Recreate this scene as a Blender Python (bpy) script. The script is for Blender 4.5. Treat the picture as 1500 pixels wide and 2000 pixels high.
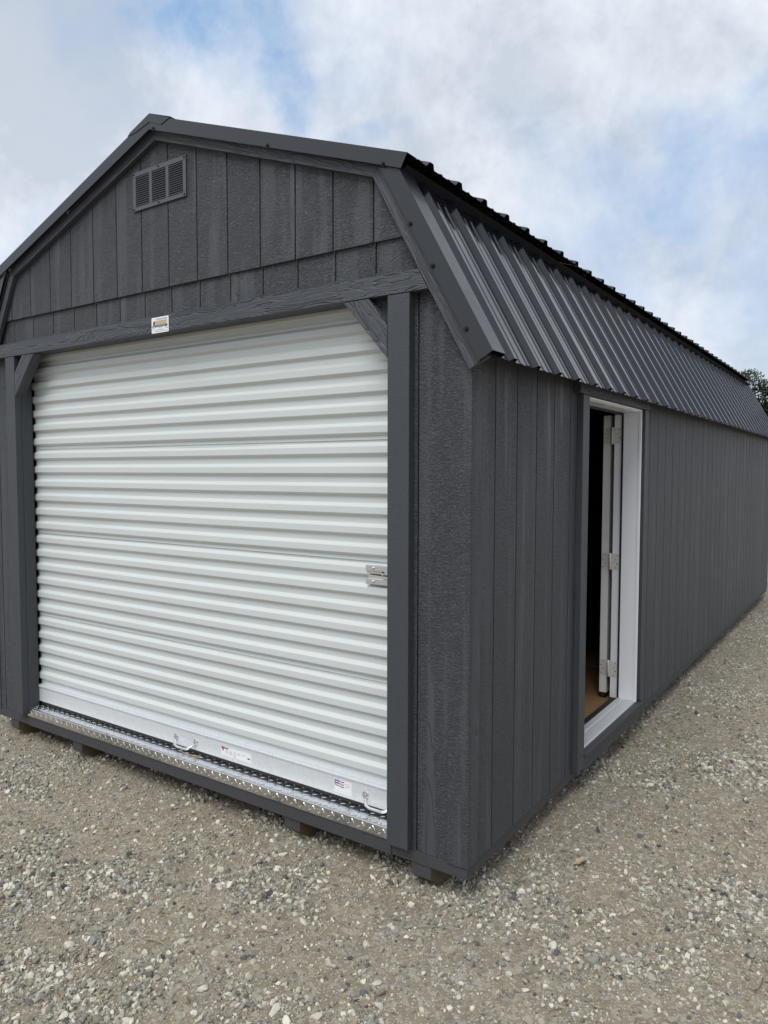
import bpy, bmesh, math, random
import numpy as np
from mathutils import Vector, Matrix, noise as mnoise
random.seed(7); rng = np.random.default_rng(11)
sc = bpy.context.scene
for o in list(bpy.data.objects): bpy.data.objects.remove(o)
COL = sc.collection
R = math.radians

# ------------------------------------------------------------------ camera
CX, CY, CZ, YAW, PITCH, ROLL, FPX = 1.26403, -2.40335, 1.64943, .602195, -.0545938, .0016179, 1431.87
cam = bpy.data.cameras.new('camera'); camo = bpy.data.objects.new('camera', cam); COL.objects.link(camo)
cam.sensor_fit = 'VERTICAL'; cam.sensor_height = 36; cam.sensor_width = 27
cam.lens = FPX / 2000 * 36; cam.clip_end = 2000; cam.clip_start = .05
def cam_axes():
    def inv(x, y, z):
        c, s = math.cos(ROLL), math.sin(ROLL); x, z = c*x - s*z, s*x + c*z
        c, s = math.cos(PITCH), math.sin(PITCH); y, z = c*y - s*z, s*y + c*z
        c, s = math.cos(YAW), math.sin(YAW); x, y = c*x - s*y, s*x + c*y
        return Vector((x, y, z))
    return inv(1, 0, 0), inv(0, 0, 1), inv(0, -1, 0), inv
ax, ay, az, INV = cam_axes()
camo.matrix_world = Matrix(((ax.x, ay.x, az.x, CX), (ax.y, ay.y, az.y, CY), (ax.z, ay.z, az.z, CZ), (0, 0, 0, 1)))
sc.camera = camo
def ray(px, py): return INV((px-750)/FPX, 1, (1000-py)/FPX).normalized()

# ------------------------------------------------------------------ sky, sun, exposure
SUN_AZ, SUN_EL = R(177), R(54)          # azimuth clockwise from +Y: high and behind the photographer
w = bpy.data.worlds.new('World'); sc.world = w; w.use_nodes = True
nt = w.node_tree; nt.nodes.clear()
def N(t, kind, **kw):
    n = t.nodes.new(kind)
    for k, v in kw.items():
        if k.startswith('i_'):
            key = k[2:]; n.inputs[int(key) if key.isdigit() else key.replace('_', ' ')].default_value = v
        else: setattr(n, k, v)
    return n
def L(t, a, b): t.links.new(a, b)
def mth(t, op, a, b=None, c=None, clamp=False):
    n = t.nodes.new('ShaderNodeMath'); n.operation = op; n.use_clamp = clamp
    for i, v in enumerate((a, b, c)):
        if v is None: continue
        if isinstance(v, (int, float)): n.inputs[i].default_value = v
        else: t.links.new(v, n.inputs[i])
    return n.outputs[0]
def mix(t, f, a, b):
    n = t.nodes.new('ShaderNodeMix'); n.data_type = 'RGBA'
    for i, v in ((0, f), (6, a), (7, b)):
        if isinstance(v, (int, float)): n.inputs[i].default_value = v
        elif isinstance(v, tuple): n.inputs[i].default_value = v if len(v) == 4 else (*v, 1)
        else: t.links.new(v, n.inputs[i])
    return n.outputs[2]
def sstep(t, v, lo, hi):
    n = t.nodes.new('ShaderNodeMapRange'); n.interpolation_type = 'SMOOTHSTEP'
    n.inputs[1].default_value = lo; n.inputs[2].default_value = hi
    t.links.new(v, n.inputs[0]); return n.outputs[0]
def noise(t, vec, scale, detail=4, rough=.55, dist=0, out=0, dim='3D'):
    n = N(t, 'ShaderNodeTexNoise'); n.noise_dimensions = dim
    n.inputs['Scale'].default_value = scale; n.inputs['Detail'].default_value = detail
    n.inputs['Roughness'].default_value = rough; n.inputs['Distortion'].default_value = dist
    t.links.new(vec, n.inputs['Vector']); return n.outputs[out]
sky = N(nt, 'ShaderNodeTexSky'); sky.sky_type = 'NISHITA'; sky.sun_disc = False
sky.sun_elevation = SUN_EL; sky.sun_rotation = SUN_AZ; sky.air_density = 1.0; sky.dust_density = 1.5
tc = N(nt, 'ShaderNodeTexCoord'); gen = tc.outputs['Generated']
# cloud layer: direction projected on a plane overhead, so clouds shrink towards the horizon
sep = N(nt, 'ShaderNodeSeparateXYZ'); L(nt, gen, sep.inputs[0])
zz = mth(nt, 'ADD', mth(nt, 'MAXIMUM', sep.outputs[2], 0.0), .35)
cmb = N(nt, 'ShaderNodeCombineXYZ')
L(nt, mth(nt, 'DIVIDE', sep.outputs[0], zz), cmb.inputs[0]); L(nt, mth(nt, 'DIVIDE', sep.outputs[1], zz), cmb.inputs[1])
P = cmb.outputs[0]
# wobbled direction for soft openings in the cloud
nz = noise(nt, gen, 4.5, 6, .58, 0, 1)
sub = N(nt, 'ShaderNodeVectorMath', operation='SUBTRACT', i_1=(.5, .5, .5)); L(nt, nz, sub.inputs[0])
scl = N(nt, 'ShaderNodeVectorMath', operation='SCALE'); scl.inputs['Scale'].default_value = .34; L(nt, sub.outputs[0], scl.inputs[0])
add = N(nt, 'ShaderNodeVectorMath', operation='ADD'); L(nt, gen, add.inputs[0]); L(nt, scl.outputs[0], add.inputs[1])
def blob(px, py, rad):
    d = N(nt, 'ShaderNodeVectorMath', operation='DISTANCE'); L(nt, add.outputs[0], d.inputs[0]); d.inputs[1].default_value = ray(px, py)
    n = N(nt, 'ShaderNodeMapRange'); n.interpolation_type = 'SMOOTHERSTEP'
    n.inputs[1].default_value = rad; n.inputs[2].default_value = 0; L(nt, d.outputs['Value'], n.inputs[0]); return n.outputs[0]
holes = None
for px, py, rad, amt in ((440, 30, .12, .85), (490, 130, .08, .65), (395, -60, .15, .7), (690, 235, .06, .5), (1350, 310, .12, .55), (1440, 370, .13, .6), (1300, 420, .13, .6),
                         (1150, 470, .16, .5), (1040, 300, .10, .35), (0, 500, .12, .45), (640, 10, .10, .25), (250, 20, .10, .3), (1560, 560, .2, .4)):
    b = mth(nt, 'MULTIPLY', blob(px, py, rad), amt)
    holes = b if holes is None else mth(nt, 'MAXIMUM', holes, b)
open_ = sstep(nt, noise(nt, P, 1.15, 6, .55), .56, .74)          # openings elsewhere in the sky
behind = mth(nt, 'MULTIPLY', open_, .5)
fine = noise(nt, gen, 11, 9, .68)
hl = mth(nt, 'MAXIMUM', holes, mth(nt, 'MULTIPLY', behind, .7))
hl = mth(nt, 'MULTIPLY', hl, mth(nt, 'ADD', .15, mth(nt, 'MULTIPLY', fine, 1.7)), clamp=True)
cover = mth(nt, 'SUBTRACT', 1, hl, clamp=True)
# cloud brightness: soft grey undersides and bright tops
c1 = noise(nt, gen, 3.1, 6, .55, .2); c2 = noise(nt, gen, 8.5, 8, .66, .35)
dark = mth(nt, 'MAXIMUM', mth(nt, 'MULTIPLY', blob(90, 130, .24), .7), mth(nt, 'MULTIPLY', blob(1120, 130, .24), .25))
c3 = noise(nt, gen, 21, 7, .62, .2)
tone = mth(nt, 'ADD', mth(nt, 'MULTIPLY', c1, .50), mth(nt, 'ADD', mth(nt, 'MULTIPLY', c2, .36), mth(nt, 'MULTIPLY', c3, .14)))
tone = sstep(nt, tone, .36, .62)
tone = mth(nt, 'SUBTRACT', tone, dark, clamp=True)
bright = mth(nt, 'MAXIMUM', blob(120, 330, .34), blob(960, 60, .3))
tone = mth(nt, 'ADD', tone, mth(nt, 'MULTIPLY', bright, .22), clamp=True)
ccol = mix(nt, tone, (3.9, 4.35, 5.1), (6.3, 6.65, 7.2))
skyc = mix(nt, .72, sky.outputs[0], (2.4, 4.0, 6.3))             # thin veil between the clouds
bg = N(nt, 'ShaderNodeBackground'); bg.inputs[1].default_value = .107
L(nt, mix(nt, cover, skyc, ccol), bg.inputs[0])
L(nt, bg.outputs[0], N(nt, 'ShaderNodeOutputWorld').inputs[0])
sun = bpy.data.lights.new('sun', 'SUN'); sun.energy = 1.8; sun.angle = R(36); sun.color = (1, .985, .95)
so = bpy.data.objects.new('sun', sun); COL.objects.link(so)
sd = Vector((math.sin(SUN_AZ)*math.cos(SUN_EL), math.cos(SUN_AZ)*math.cos(SUN_EL), math.sin(SUN_EL)))
so.rotation_euler = sd.to_track_quat('Z', 'Y').to_euler(); so.location = sd*30
sc.view_settings.view_transform = 'Standard'; sc.view_settings.look = 'None'
sc.view_settings.exposure = .36; sc.view_settings.gamma = 1; sc.view_settings.use_curve_mapping = False
sc.render.engine = 'CYCLES'; sc.render.resolution_x = 768; sc.render.resolution_y = 1024

# ------------------------------------------------------------------ materials
def mat(name, base=(.5, .5, .5), rough=.5, metal=0, spec=.5):
    m = bpy.data.materials.new(name); m.use_nodes = True; t = m.node_tree
    b = t.nodes['Principled BSDF']; b.inputs['Base Color'].default_value = (*base, 1)
    b.inputs['Roughness'].default_value = rough; b.inputs['Metallic'].default_value = metal
    b.inputs['Specular IOR Level'].default_value = spec
    return m, t, b
def uvcoord(t, seed=True):
    u = N(t, 'ShaderNodeUVMap'); u.uv_map = 'UVMap'
    if not seed: return u.outputs[0]
    oi = N(t, 'ShaderNodeObjectInfo')
    c = N(t, 'ShaderNodeCombineXYZ'); L(t, mth(t, 'MULTIPLY', oi.outputs['Random'], 37.3), c.inputs[0]); L(t, mth(t, 'MULTIPLY', oi.outputs['Random'], 91.7), c.inputs[1])
    L(t, mth(t, 'MULTIPLY', oi.outputs['Random'], 13.1), c.inputs[2])
    a = N(t, 'ShaderNodeVectorMath', operation='ADD'); L(t, u.outputs[0], a.inputs[0]); L(t, c.outputs[0], a.inputs[1])
    return a.outputs[0]
def scaled(t, vec, s):
    m = N(t, 'ShaderNodeVectorMath', operation='MULTIPLY', i_1=s); L(t, vec, m.inputs[0]); return m.outputs[0]
def bump(t, b, h, dist, strength=1.0):
    n = N(t, 'ShaderNodeBump'); n.inputs['Distance'].default_value = dist; n.inputs['Strength'].default_value = strength
    L(t, h, n.inputs['Height']); L(t, n.outputs[0], b.inputs['Normal']); return n
PAINT = (.058, .0635, .074)
def rings(t, uv, su, sv, k):
    """growth rings: contour lines of a stretched noise field"""
    f = noise(t, scaled(t, uv, (su, sv, 1)), 1, 2.5, .45, .15)
    f2 = mth(t, 'FRACT', mth(t, 'MULTIPLY', f, k))
    return mth(t, 'MULTIPLY', sstep(t, f2, 0, .30), sstep(t, mth(t, 'SUBTRACT', 1, f2), 0, .08))
def paint_siding():
    m, t, b = mat('embossed_siding_paint', PAINT, .48, 0, .5)
    uv = uvcoord(t)
    A = noise(t, scaled(t, uv, (150, 6, 1)), 1, 4, .65, .5)                     # straight grain
    wob = noise(t, scaled(t, uv, (14, 9, 1)), 1, 3, .5)
    uvy = N(t, 'ShaderNodeVectorMath', operation='ADD'); L(t, uv, uvy.inputs[0])
    cw = N(t, 'ShaderNodeCombineXYZ'); L(t, mth(t, 'MULTIPLY', wob, .05), cw.inputs[1]); L(t, cw.outputs[0], uvy.inputs[1])
    B = noise(t, scaled(t, uvy.outputs[0], (66, 150, 1)), 1, 4, .62, .8)       # crinkled cross ripples
    Bs = sstep(t, B, .38, .62)
    C = rings(t, uv, 9, .9, 11)                                                  # cathedral grain
    M = sstep(t, noise(t, scaled(t, uv, (14, .9, 1)), 1, 2, .5), .52, .64)
    M2 = sstep(t, noise(t, scaled(t, uv, (9, .5, 7)), 1, 2, .5), .60, .68)
    def mixf(f, a, c2):
        n = N(t, 'ShaderNodeMix'); L(t, f, n.inputs[0]); L(t, a, n.inputs[2]); L(t, c2, n.inputs[3]); return n.outputs[0]
    h = mixf(M, Bs, mth(t, 'ADD', mth(t, 'MULTIPLY', A, 1.1), mth(t, 'MULTIPLY', Bs, .4)))
    h = mixf(M2, h, mth(t, 'MULTIPLY', C, .95))
    bump(t, b, h, .0036, 1)
    big = noise(t, scaled(t, uv, (2.2, .9, 1)), 1, 4, .6)
    v = mth(t, 'ADD', .92, mth(t, 'MULTIPLY', big, .14))
    v = mth(t, 'MULTIPLY', v, mth(t, 'ADD', .90, mth(t, 'MULTIPLY', h, .12)))
    sp = sstep(t, noise(t, scaled(t, uv, (300, 230, 1)), 1, 1, .5), .70, .76)   # specks of dust and chips
    c = N(t, 'ShaderNodeVectorMath', operation='SCALE', i_0=PAINT); L(t, v, c.inputs['Scale'])
    L(t, mix(t, mth(t, 'MULTIPLY', sp, .35), c.outputs[0], (.22, .22, .22)), b.inputs['Base Color'])
    L(t, mth(t, 'ADD', .45, mth(t, 'MULTIPLY', big, .1)), b.inputs['Roughness'])
    return m
def paint_trim(name='embossed_trim_paint', k=1.0, depth=.0055):
    m, t, b = mat(name, PAINT, .5, 0, .45)
    uv = uvcoord(t)
    A = noise(t, scaled(t, uv, (150, 7, 1)), 1, 3, .6, .4)
    h = mth(t, 'ADD', mth(t, 'MULTIPLY', rings(t, uv, 13*k, 1.3, 26), .7), mth(t, 'MULTIPLY', A, .5))
    bump(t, b, h, depth, 1)
    v = mth(t, 'ADD', .82, mth(t, 'MULTIPLY', h, .28))
    c = N(t, 'ShaderNodeVectorMath', operation='SCALE', i_0=PAINT); L(t, v, c.inputs['Scale']); L(t, c.outputs[0], b.inputs['Base Color'])
    return m
def paint_smooth(name, base, rough=.5, bd=.0008):
    m, t, b = mat(name, base, rough, 0, .5)
    uv = uvcoord(t)
    A = noise(t, scaled(t, uv, (190, 7, 1)), 1, 4, .6, .3); G = noise(t, scaled(t, uv, (5, 2, 1)), 1, 4, .6)
    A2 = noise(t, scaled(t, uv, (90, 190, 1)), 1, 3, .6, .4)
    bump(t, b, mth(t, 'ADD', A, mth(t, 'MULTIPLY', A2, .8)), bd, 1)
    v = mth(t, 'ADD', .80, mth(t, 'ADD', mth(t, 'MULTIPLY', G, .25), mth(t, 'MULTIPLY', A, .15)))
    sp = sstep(t, noise(t, scaled(t, uv, (160, 120, 1)), 1, 1, .5), .71, .76)
    c = N(t, 'ShaderNodeVectorMath', operation='SCALE', i_0=base); L(t, v, c.inputs['Scale'])
    L(t, mix(t, mth(t, 'MULTIPLY', sp, .3), c.outputs[0], (.2, .2, .2)), b.inputs['Base Color'])
    return m
M_SIDE = paint_siding(); M_TRIM = paint_trim(); M_RAKE = paint_trim('rake_trim_paint', 1.3, .003)
M_POST = paint_smooth('post_paint', (.047, .053, .061), .5, .002); M_RIM = paint_smooth('rim_paint', (.048, .049, .053), .6, .0015)
def metal_paint(name, base, rough, coat=.5):
    m, t, b = mat(name, base, rough, 0, .75 if coat == 0 else .55)
    b.inputs['Coat Weight'].default_value = coat; b.inputs['Coat Roughness'].default_value = .12
    g = N(t, 'ShaderNodeNewGeometry')
    bump(t, b, noise(t, g.outputs['Position'], 2.3, 3, .5), .01, .25)
    L(t, mth(t, 'ADD', rough-.05, mth(t, 'MULTIPLY', noise(t, g.outputs['Position'], 14, 4, .6), .14)), b.inputs['Roughness'])
    return m
M_ROOF = metal_paint('black_steel_roofing', (.011, .014, .019), .115, 0)
M_FLASH = metal_paint('black_steel_flashing', (.017, .0195, .025), .34, .2)
def door_white():
    m, t, b = mat('white_curtain_steel', (.57, .605, .60), .33, 0, .5)
    g = N(t, 'ShaderNodeNewGeometry')
    n1 = noise(t, scaled(t, g.outputs['Position'], (.9, 1, 7)), 1, 5, .6)
    n2 = noise(t, scaled(t, g.outputs['Position'], (.6, 1, 60)), 1, 3, .6)
    d = sstep(t, n1, .5, .78)
    L(t, mix(t, mth(t, 'MULTIPLY', d, .30), (.58, .616, .612), (.45, .44, .39)), b.inputs['Base Color'])
    bump(t, b, noise(t, scaled(t, g.outputs['Position'], (3, 1, 12)), 1, 2, .5), .004, .3)
    return m
M_CURT = door_white()
def galv(name, base=(.62, .64, .66), rough=.34, metal=.75):
    m, t, b = mat(name, base, rough, metal, .5)
    g = N(t, 'ShaderNodeNewGeometry')
    v = N(t, 'ShaderNodeTexVoronoi'); v.inputs['Scale'].default_value = 75; L(t, g.outputs['Position'], v.inputs['Vector'])
    L(t, mix(t, mth(t, 'MULTIPLY', v.outputs['Color'], .22), base, (.42, .43, .45)), b.inputs['Base Color'])
    L(t, mth(t, 'ADD', rough-.06, mth(t, 'MULTIPLY', noise(t, g.outputs['Position'], 30, 4, .6), .16)), b.inputs['Roughness'])
    return m
M_GALV = galv('galvanised_steel'); M_BAR = galv('bottom_bar_steel', (.74, .77, .80), .45, .35)
M_ZINC = galv('zinc_hardware', (.74, .75, .75), .28, .8)
M_SILL = galv('mill_aluminium_sill', (.72, .73, .74), .4, .4)
def tread():
    m, t, b = mat('bright_tread_aluminium', (.80, .81, .82), .09, 1, .5)
    g = N(t, 'ShaderNodeNewGeometry')
    n = noise(t, g.outputs['Position'], 22, 5, .6)
    L(t, mix(t, sstep(t, n, .5, .75), (.80, .81, .82), (.50, .49, .46)), b.inputs['Base Color'])
    L(t, mth(t, 'ADD', .05, mth(t, 'MULTIPLY', n, .18)), b.inputs['Roughness'])
    bump(t, b, noise(t, g.outputs['Position'], 60, 3, .5), .0012, .35)
    return m
M_TREAD = tread()
M_BLACK = mat('black_rubber', (.012, .012, .013), .6)[0]
M_HOLE = mat('dark_recess', (.008, .008, .01), .8)[0]
M_WHITE = mat('white_vinyl_jamb', (.88, .89, .93), .35)[0]
M_DOORP = mat('white_door_paint', (.80, .80, .76), .45)[0]
M_SATIN = galv('satin_hinge_steel', (.76, .75, .70), .45, .1)
M_SCREW = mat('black_screw', (.01, .01, .012), .3, .3)[0]
def wood(name, a, c, k=1):
    m, t, b = mat(name, a, .75, 0, .3)
    g = N(t, 'ShaderNodeNewGeometry')
    n = noise(t, scaled(t, g.outputs['Position'], (50*k, 4*k, 50*k)), 1, 4, .6, .6)
    L(t, mix(t, n, a, c), b.inputs['Base Color']); bump(t, b, n, .001)
    return m
M_PINE = wood('weathered_treated_pine', (.16, .12, .065), (.07, .055, .035))
def subfloor():
    m, t, b = mat('tan_subfloor', (.30, .17, .075), .6)
    g = N(t, 'ShaderNodeNewGeometry')
    n = noise(t, g.outputs['Position'], 6, 6, .65); n2 = noise(t, scaled(t, g.outputs['Position'], (120, 40, 1)), 1, 3)
    L(t, mix(t, mth(t, 'MULTIPLY', mth(t, 'ADD', n, n2), .5), (.36, .205, .095), (.20, .115, .05)), b.inputs['Base Color'])
    return m
M_FLOOR = subfloor()
M_INNER = wood('bare_inner_wood', (.10, .07, .045), (.05, .035, .022))
M_PALE = wood('pale_cord_and_floor_light', (.42, .34, .24), (.28, .22, .15))  # for the pull cord and the sheet that stands in for floor light

# ------------------------------------------------------------------ mesh builder
class MB:
    def __init__(s): s.v = []; s.f = []; s.m = []; s.g = []; s.mats = []; s.sm = []
    def mi(s, m):
        if m not in s.mats: s.mats.append(m)
        return s.mats.index(m)
    def face(s, idx, m, g, smooth=False): s.f.append(idx); s.m.append(s.mi(m)); s.g.append(g); s.sm.append(smooth)
    def prism(s, pts, O, A, B, Nn, d0, d1, m, g=(0, 0, 1)):
        O, A, B, Nn = Vector(O), Vector(A), Vector(B), Vector(Nn); k = len(pts); n0 = len(s.v)
        for d in (d0, d1):
            for a, b in pts: s.v.append(O + A*a + B*b + Nn*d)
        area = sum(pts[i][0]*pts[(i+1) % k][1]-pts[(i+1) % k][0]*pts[i][1] for i in range(k))
        flip = (area * A.cross(B).dot(Nn) * (d1-d0)) < 0
        bot = list(range(n0, n0+k)); top = list(range(n0+k, n0+2*k))
        fs = [bot[::-1], top] + [[n0+i, n0+(i+1) % k, n0+k+(i+1) % k, n0+k+i] for i in range(k)]
        for q in fs: s.face(q[::-1] if flip else q, m, g)
    def xz(s, pts, y0, y1, m, g=(0, 0, 1)): s.prism(pts, (0, 0, 0), (1, 0, 0), (0, 0, 1), (0, 1, 0), y0, y1, m, g)
    def yz(s, pts, x0, x1, m, g=(0, 0, 1)): s.prism(pts, (0, 0, 0), (0, 1, 0), (0, 0, 1), (1, 0, 0), x0, x1, m, g)
    def box(s, a, b, m, g=(0, 0, 1)): s.xz([(a[0], a[2]), (b[0], a[2]), (b[0], b[2]), (a[0], b[2])], a[1], b[1], m, g)
    def cyl(s, c, axis, r, h, m, n=14, dome=0):
        axis = Vector(axis).normalized(); a = axis.orthogonal().normalized(); b = axis.cross(a); c = Vector(c)
        rings = [(r, 0), (r, h)]
        if dome: rings += [(r*.8, h+dome*.6), (r*.45, h+dome*.9)]
        n0 = len(s.v)
        for rr, hh in rings:
            for i in range(n): t = 2*math.pi*i/n; s.v.append(c + axis*hh + (a*math.cos(t)+b*math.sin(t))*rr)
        for q in range(len(rings)-1):
            for i in range(n): s.face([n0+q*n+i, n0+q*n+(i+1) % n, n0+(q+1)*n+(i+1) % n, n0+(q+1)*n+i], m, (0, 0, 1), True)
        s.face([n0+i for i in range(n)][::-1], m, (0, 0, 1)); s.face([n0+(len(rings)-1)*n+i for i in range(n)], m, (0, 0, 1))
    def tube(s, path, r, m, n=8, g=(0, 0, 1)):
        path = [Vector(p) for p in path]; n0 = len(s.v); prev = None
        for i, p in enumerate(path):
            d = (path[min(i+1, len(path)-1)]-path[max(i-1, 0)]).normalized()
            a = (prev - d*prev.dot(d)).normalized() if prev else d.orthogonal().normalized()
            prev = a; b = d.cross(a); rr = r[i] if isinstance(r, (list, tuple)) else r
            for j in range(n): t = 2*math.pi*j/n; s.v.append(p+(a*math.cos(t)+b*math.sin(t))*rr)
        for i in range(len(path)-1):
            for j in range(n): s.face([n0+i*n+j, n0+i*n+(j+1) % n, n0+(i+1)*n+(j+1) % n, n0+(i+1)*n+j], m, g, True)
        s.face([n0+j for j in range(n)][::-1], m, g); e = n0+(len(path)-1)*n; s.face([e+j for j in range(n)], m, g)
    def strip(s, prof, A, m, g=(0, 0, 1), smooth=False):
        """open profile (list of points) swept along vector A"""
        n0 = len(s.v); A = Vector(A)
        for p in prof: s.v.append(Vector(p)); s.v.append(Vector(p)+A)
        for i in range(len(prof)-1): s.face([n0+2*i, n0+2*i+1, n0+2*i+3, n0+2*i+2], m, g, smooth)
    def build(s, name, parent=None, bevel=0, loc=None, solid=0, label=None):
        me = bpy.data.meshes.new(name); me.from_pydata([tuple(v) for v in s.v], [], s.f)
        for m in s.mats: me.materials.append(m)
        me.polygons.foreach_set('material_index', s.m); me.polygons.foreach_set('use_smooth', s.sm)
        uv = me.uv_layers.new(name='UVMap'); me.update()
        for p, g in zip(me.polygons, s.g):
            g = Vector(g).normalized(); n = p.normal
            if abs(n.dot(g)) > .95: g = n.orthogonal().normalized()
            u = n.cross(g).normalized()
            for li in p.loop_indices:
                c = s.v[me.loops[li].vertex_index]; uv.data[li].uv = (u.dot(c), g.dot(c))
        o = bpy.data.objects.new(name, me); COL.objects.link(o); o.parent = parent
        if loc: o.location = loc
        if bevel:
            b = o.modifiers.new('bevel', 'BEVEL'); b.width = bevel; b.segments = 2; b.limit_method = 'ANGLE'; b.angle_limit = R(40)
            b.harden_normals = False
        if solid: q = o.modifiers.new('solid', 'SOLIDIFY'); q.thickness = solid; q.offset = 0
        if label: o['label'] = label
        return o
def copy(o, loc, parent):
    c = o.copy(); COL.objects.link(c); c.location = loc; c.parent = parent
    for ch in list(o.children): copy(ch, ch.location, c)
    return c
def thing(name, label, cat, loc=(0, 0, 0), group=None):
    o = bpy.data.objects.new(name, None); COL.objects.link(o); o.location = loc; o['label'] = label; o['category'] = cat
    if group: o['group'] = group
    return o
def tag(o, label, cat, group=None):
    o['label'] = label; o['category'] = cat
    if group: o['group'] = group
def clipx(poly, x0, x1):
    def half(pts, c, sgn):
        out = []
        for i, p in enumerate(pts):
            q = pts[(i+1) % len(pts)]; dp = sgn*(p[0]-c); dq = sgn*(q[0]-c)
            if dp >= 0: out.append(p)
            if (dp > 0) != (dq > 0) and abs(dp-dq) > 1e-9: t = dp/(dp-dq); out.append((c, p[1]+(q[1]-p[1])*t))
        return out
    r = half(poly, x0, 1)
    return half(r, x1, -1) if r else r
def clipz(poly, z0, z1): return [(b, a) for a, b in clipx([(b, a) for a, b in poly], z0, z1)]

# ------------------------------------------------------------------ ground
def vnoise(x, y, s, seed):
    x = x*s+seed*17.3; y = y*s+seed*5.7
    xi = np.floor(x).astype(np.int64); yi = np.floor(y).astype(np.int64); fx = x-xi; fy = y-yi
    fx = fx*fx*(3-2*fx); fy = fy*fy*(3-2*fy)
    def h(a, b):
        n = (a*374761393+b*668265263+seed*1442695) & 0x7fffffff; n = ((n ^ (n >> 13))*1274126177) & 0x7fffffff
        return ((n ^ (n >> 16)) & 0xffff)/65535.
    return (h(xi, yi)*(1-fx)+h(xi+1, yi)*fx)*(1-fy)+(h(xi, yi+1)*(1-fx)+h(xi+1, yi+1)*fx)*fy
def fbm(x, y, s, seed, o=4):
    r = 0; a = .5; tot = 0
    for i in range(o): r = r+a*vnoise(x, y, s*2**i, seed+i); tot += a; a *= .5
    return r/tot
def gh(x, y):
    far = np.clip(1-(np.hypot(x, y)-14)/20, 0, 1)
    return ((fbm(x, y, .7, 3, 3)-.5)*.045 + (fbm(x, y, 6, 9, 4)-.5)*.016)*far - .004
def dens(x, y):
    d = fbm(x, y, 2.1, 21, 4)*.7+fbm(x, y, 8, 33, 3)*.3
    def spot(cx, cy, r, a): return a*np.exp(-((x-cx)**2+(y-cy)**2)/(r*r))
    d = d+spot(.05, -.12, .38, .13)+spot(.15, .9, .35, .08)+spot(.55, .45, .35, .09)+spot(-1.05, -1.0, .38, .13)+spot(.7, .05, .25, .06)
    d = d-spot(-1.7, -.35, .55, .12)-spot(-.35, -.72, .38, .09)-spot(.25, -.25, .22, .04)+spot(-2.9, -.12, .35, .07)
    return np.clip((d-.50)/.16, 0, 1)
def axis_pts(lo, hi, step, far):
    a = np.arange(lo, hi+1e-6, step); g = []; d = step; p = 0
    while p < far: d *= 1.35; p += d; g.append(p)
    g = np.array(g); return np.concatenate([lo-g[::-1], a, hi+g])
def build_ground():
    xs = axis_pts(-4.6, 2.6, .03, 900); ys = axis_pts(-2.6, 9.5, .035, 900)
    X, Y = np.meshgrid(xs, ys); Z = gh(X, Y); nx, ny = len(xs), len(ys)
    me = bpy.data.meshes.new('ground'); me.vertices.add(nx*ny)
    me.vertices.foreach_set('co', np.stack([X, Y, Z], -1).ravel().astype(np.float32))
    i = (np.arange(ny-1)[:, None]*nx+np.arange(nx-1)[None, :]).ravel()
    q = np.stack([i, i+1, i+nx+1, i+nx], -1)
    me.loops.add(q.size); me.loops.foreach_set('vertex_index', q.ravel().astype(np.int32))
    me.polygons.add(len(q)); me.polygons.foreach_set('loop_start', np.arange(0, q.size, 4, dtype=np.int32))
    me.polygons.foreach_set('use_smooth', np.ones(len(q), bool)); me.update(); me.validate()
    m, t, b = mat('packed_dirt_and_fines', (.2, .17, .13), .95, 0, .2)
    g = N(t, 'ShaderNodeNewGeometry'); p = g.outputs['Position']
    n1 = noise(t, p, 1.3, 6, .6); n2 = noise(t, p, 55, 6, .7); n3 = noise(t, p, 9, 5, .6)
    vor = N(t, 'ShaderNodeTexVoronoi'); vor.inputs['Scale'].default_value = 170; L(t, p, vor.inputs['Vector'])
    sv = N(t, 'ShaderNodeSeparateXYZ'); L(t, vor.outputs['Color'], sv.inputs[0])
    c = mix(t, n2, (.135, .112, .078), (.335, .285, .205))
    c = mix(t, mth(t, 'MULTIPLY', sstep(t, n3, .45, .7), .5), c, (.33, .275, .192))
    c = mix(t, mth(t, 'MULTIPLY', sstep(t, n1, .42, .7), .3), c, (.25, .225, .19))
    grit = sstep(t, sv.outputs[0], .74, .90)
    c = mix(t, mth(t, 'MULTIPLY', grit, .65), c, (.48, .45, .40))
    # beyond the built stones the gravel becomes colour and relief of the sheet
    v2 = N(t, 'ShaderNodeTexVoronoi'); v2.inputs['Scale'].default_value = 48; L(t, p, v2.inputs['Vector'])
    s2 = N(t, 'ShaderNodeSeparateXYZ'); L(t, v2.outputs['Color'], s2.inputs[0])
    c = mix(t, mth(t, 'MULTIPLY', sstep(t, s2.outputs[1], .72, .8), .35), c, (.46, .43, .38))
    L(t, c, b.inputs['Base Color'])
    h = mth(t, 'ADD', mth(t, 'MULTIPLY', n2, .8), mth(t, 'ADD', mth(t, 'MULTIPLY', grit, .35), mth(t, 'MULTIPLY', n3, .7)))
    bump(t, b, h, .008, .8)
    me.materials.append(m)
    o = bpy.data.objects.new('ground', me); COL.objects.link(o); o['kind'] = 'structure'
build_ground()
def ico(sub):
    bm = bmesh.new(); bmesh.ops.create_icosphere(bm, subdivisions=sub, radius=1)
    bm.verts.ensure_lookup_table(); v = np.array([x.co[:] for x in bm.verts]); f = np.array([[q.index for q in p.verts] for p in bm.faces]); bm.free(); return v, f
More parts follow.
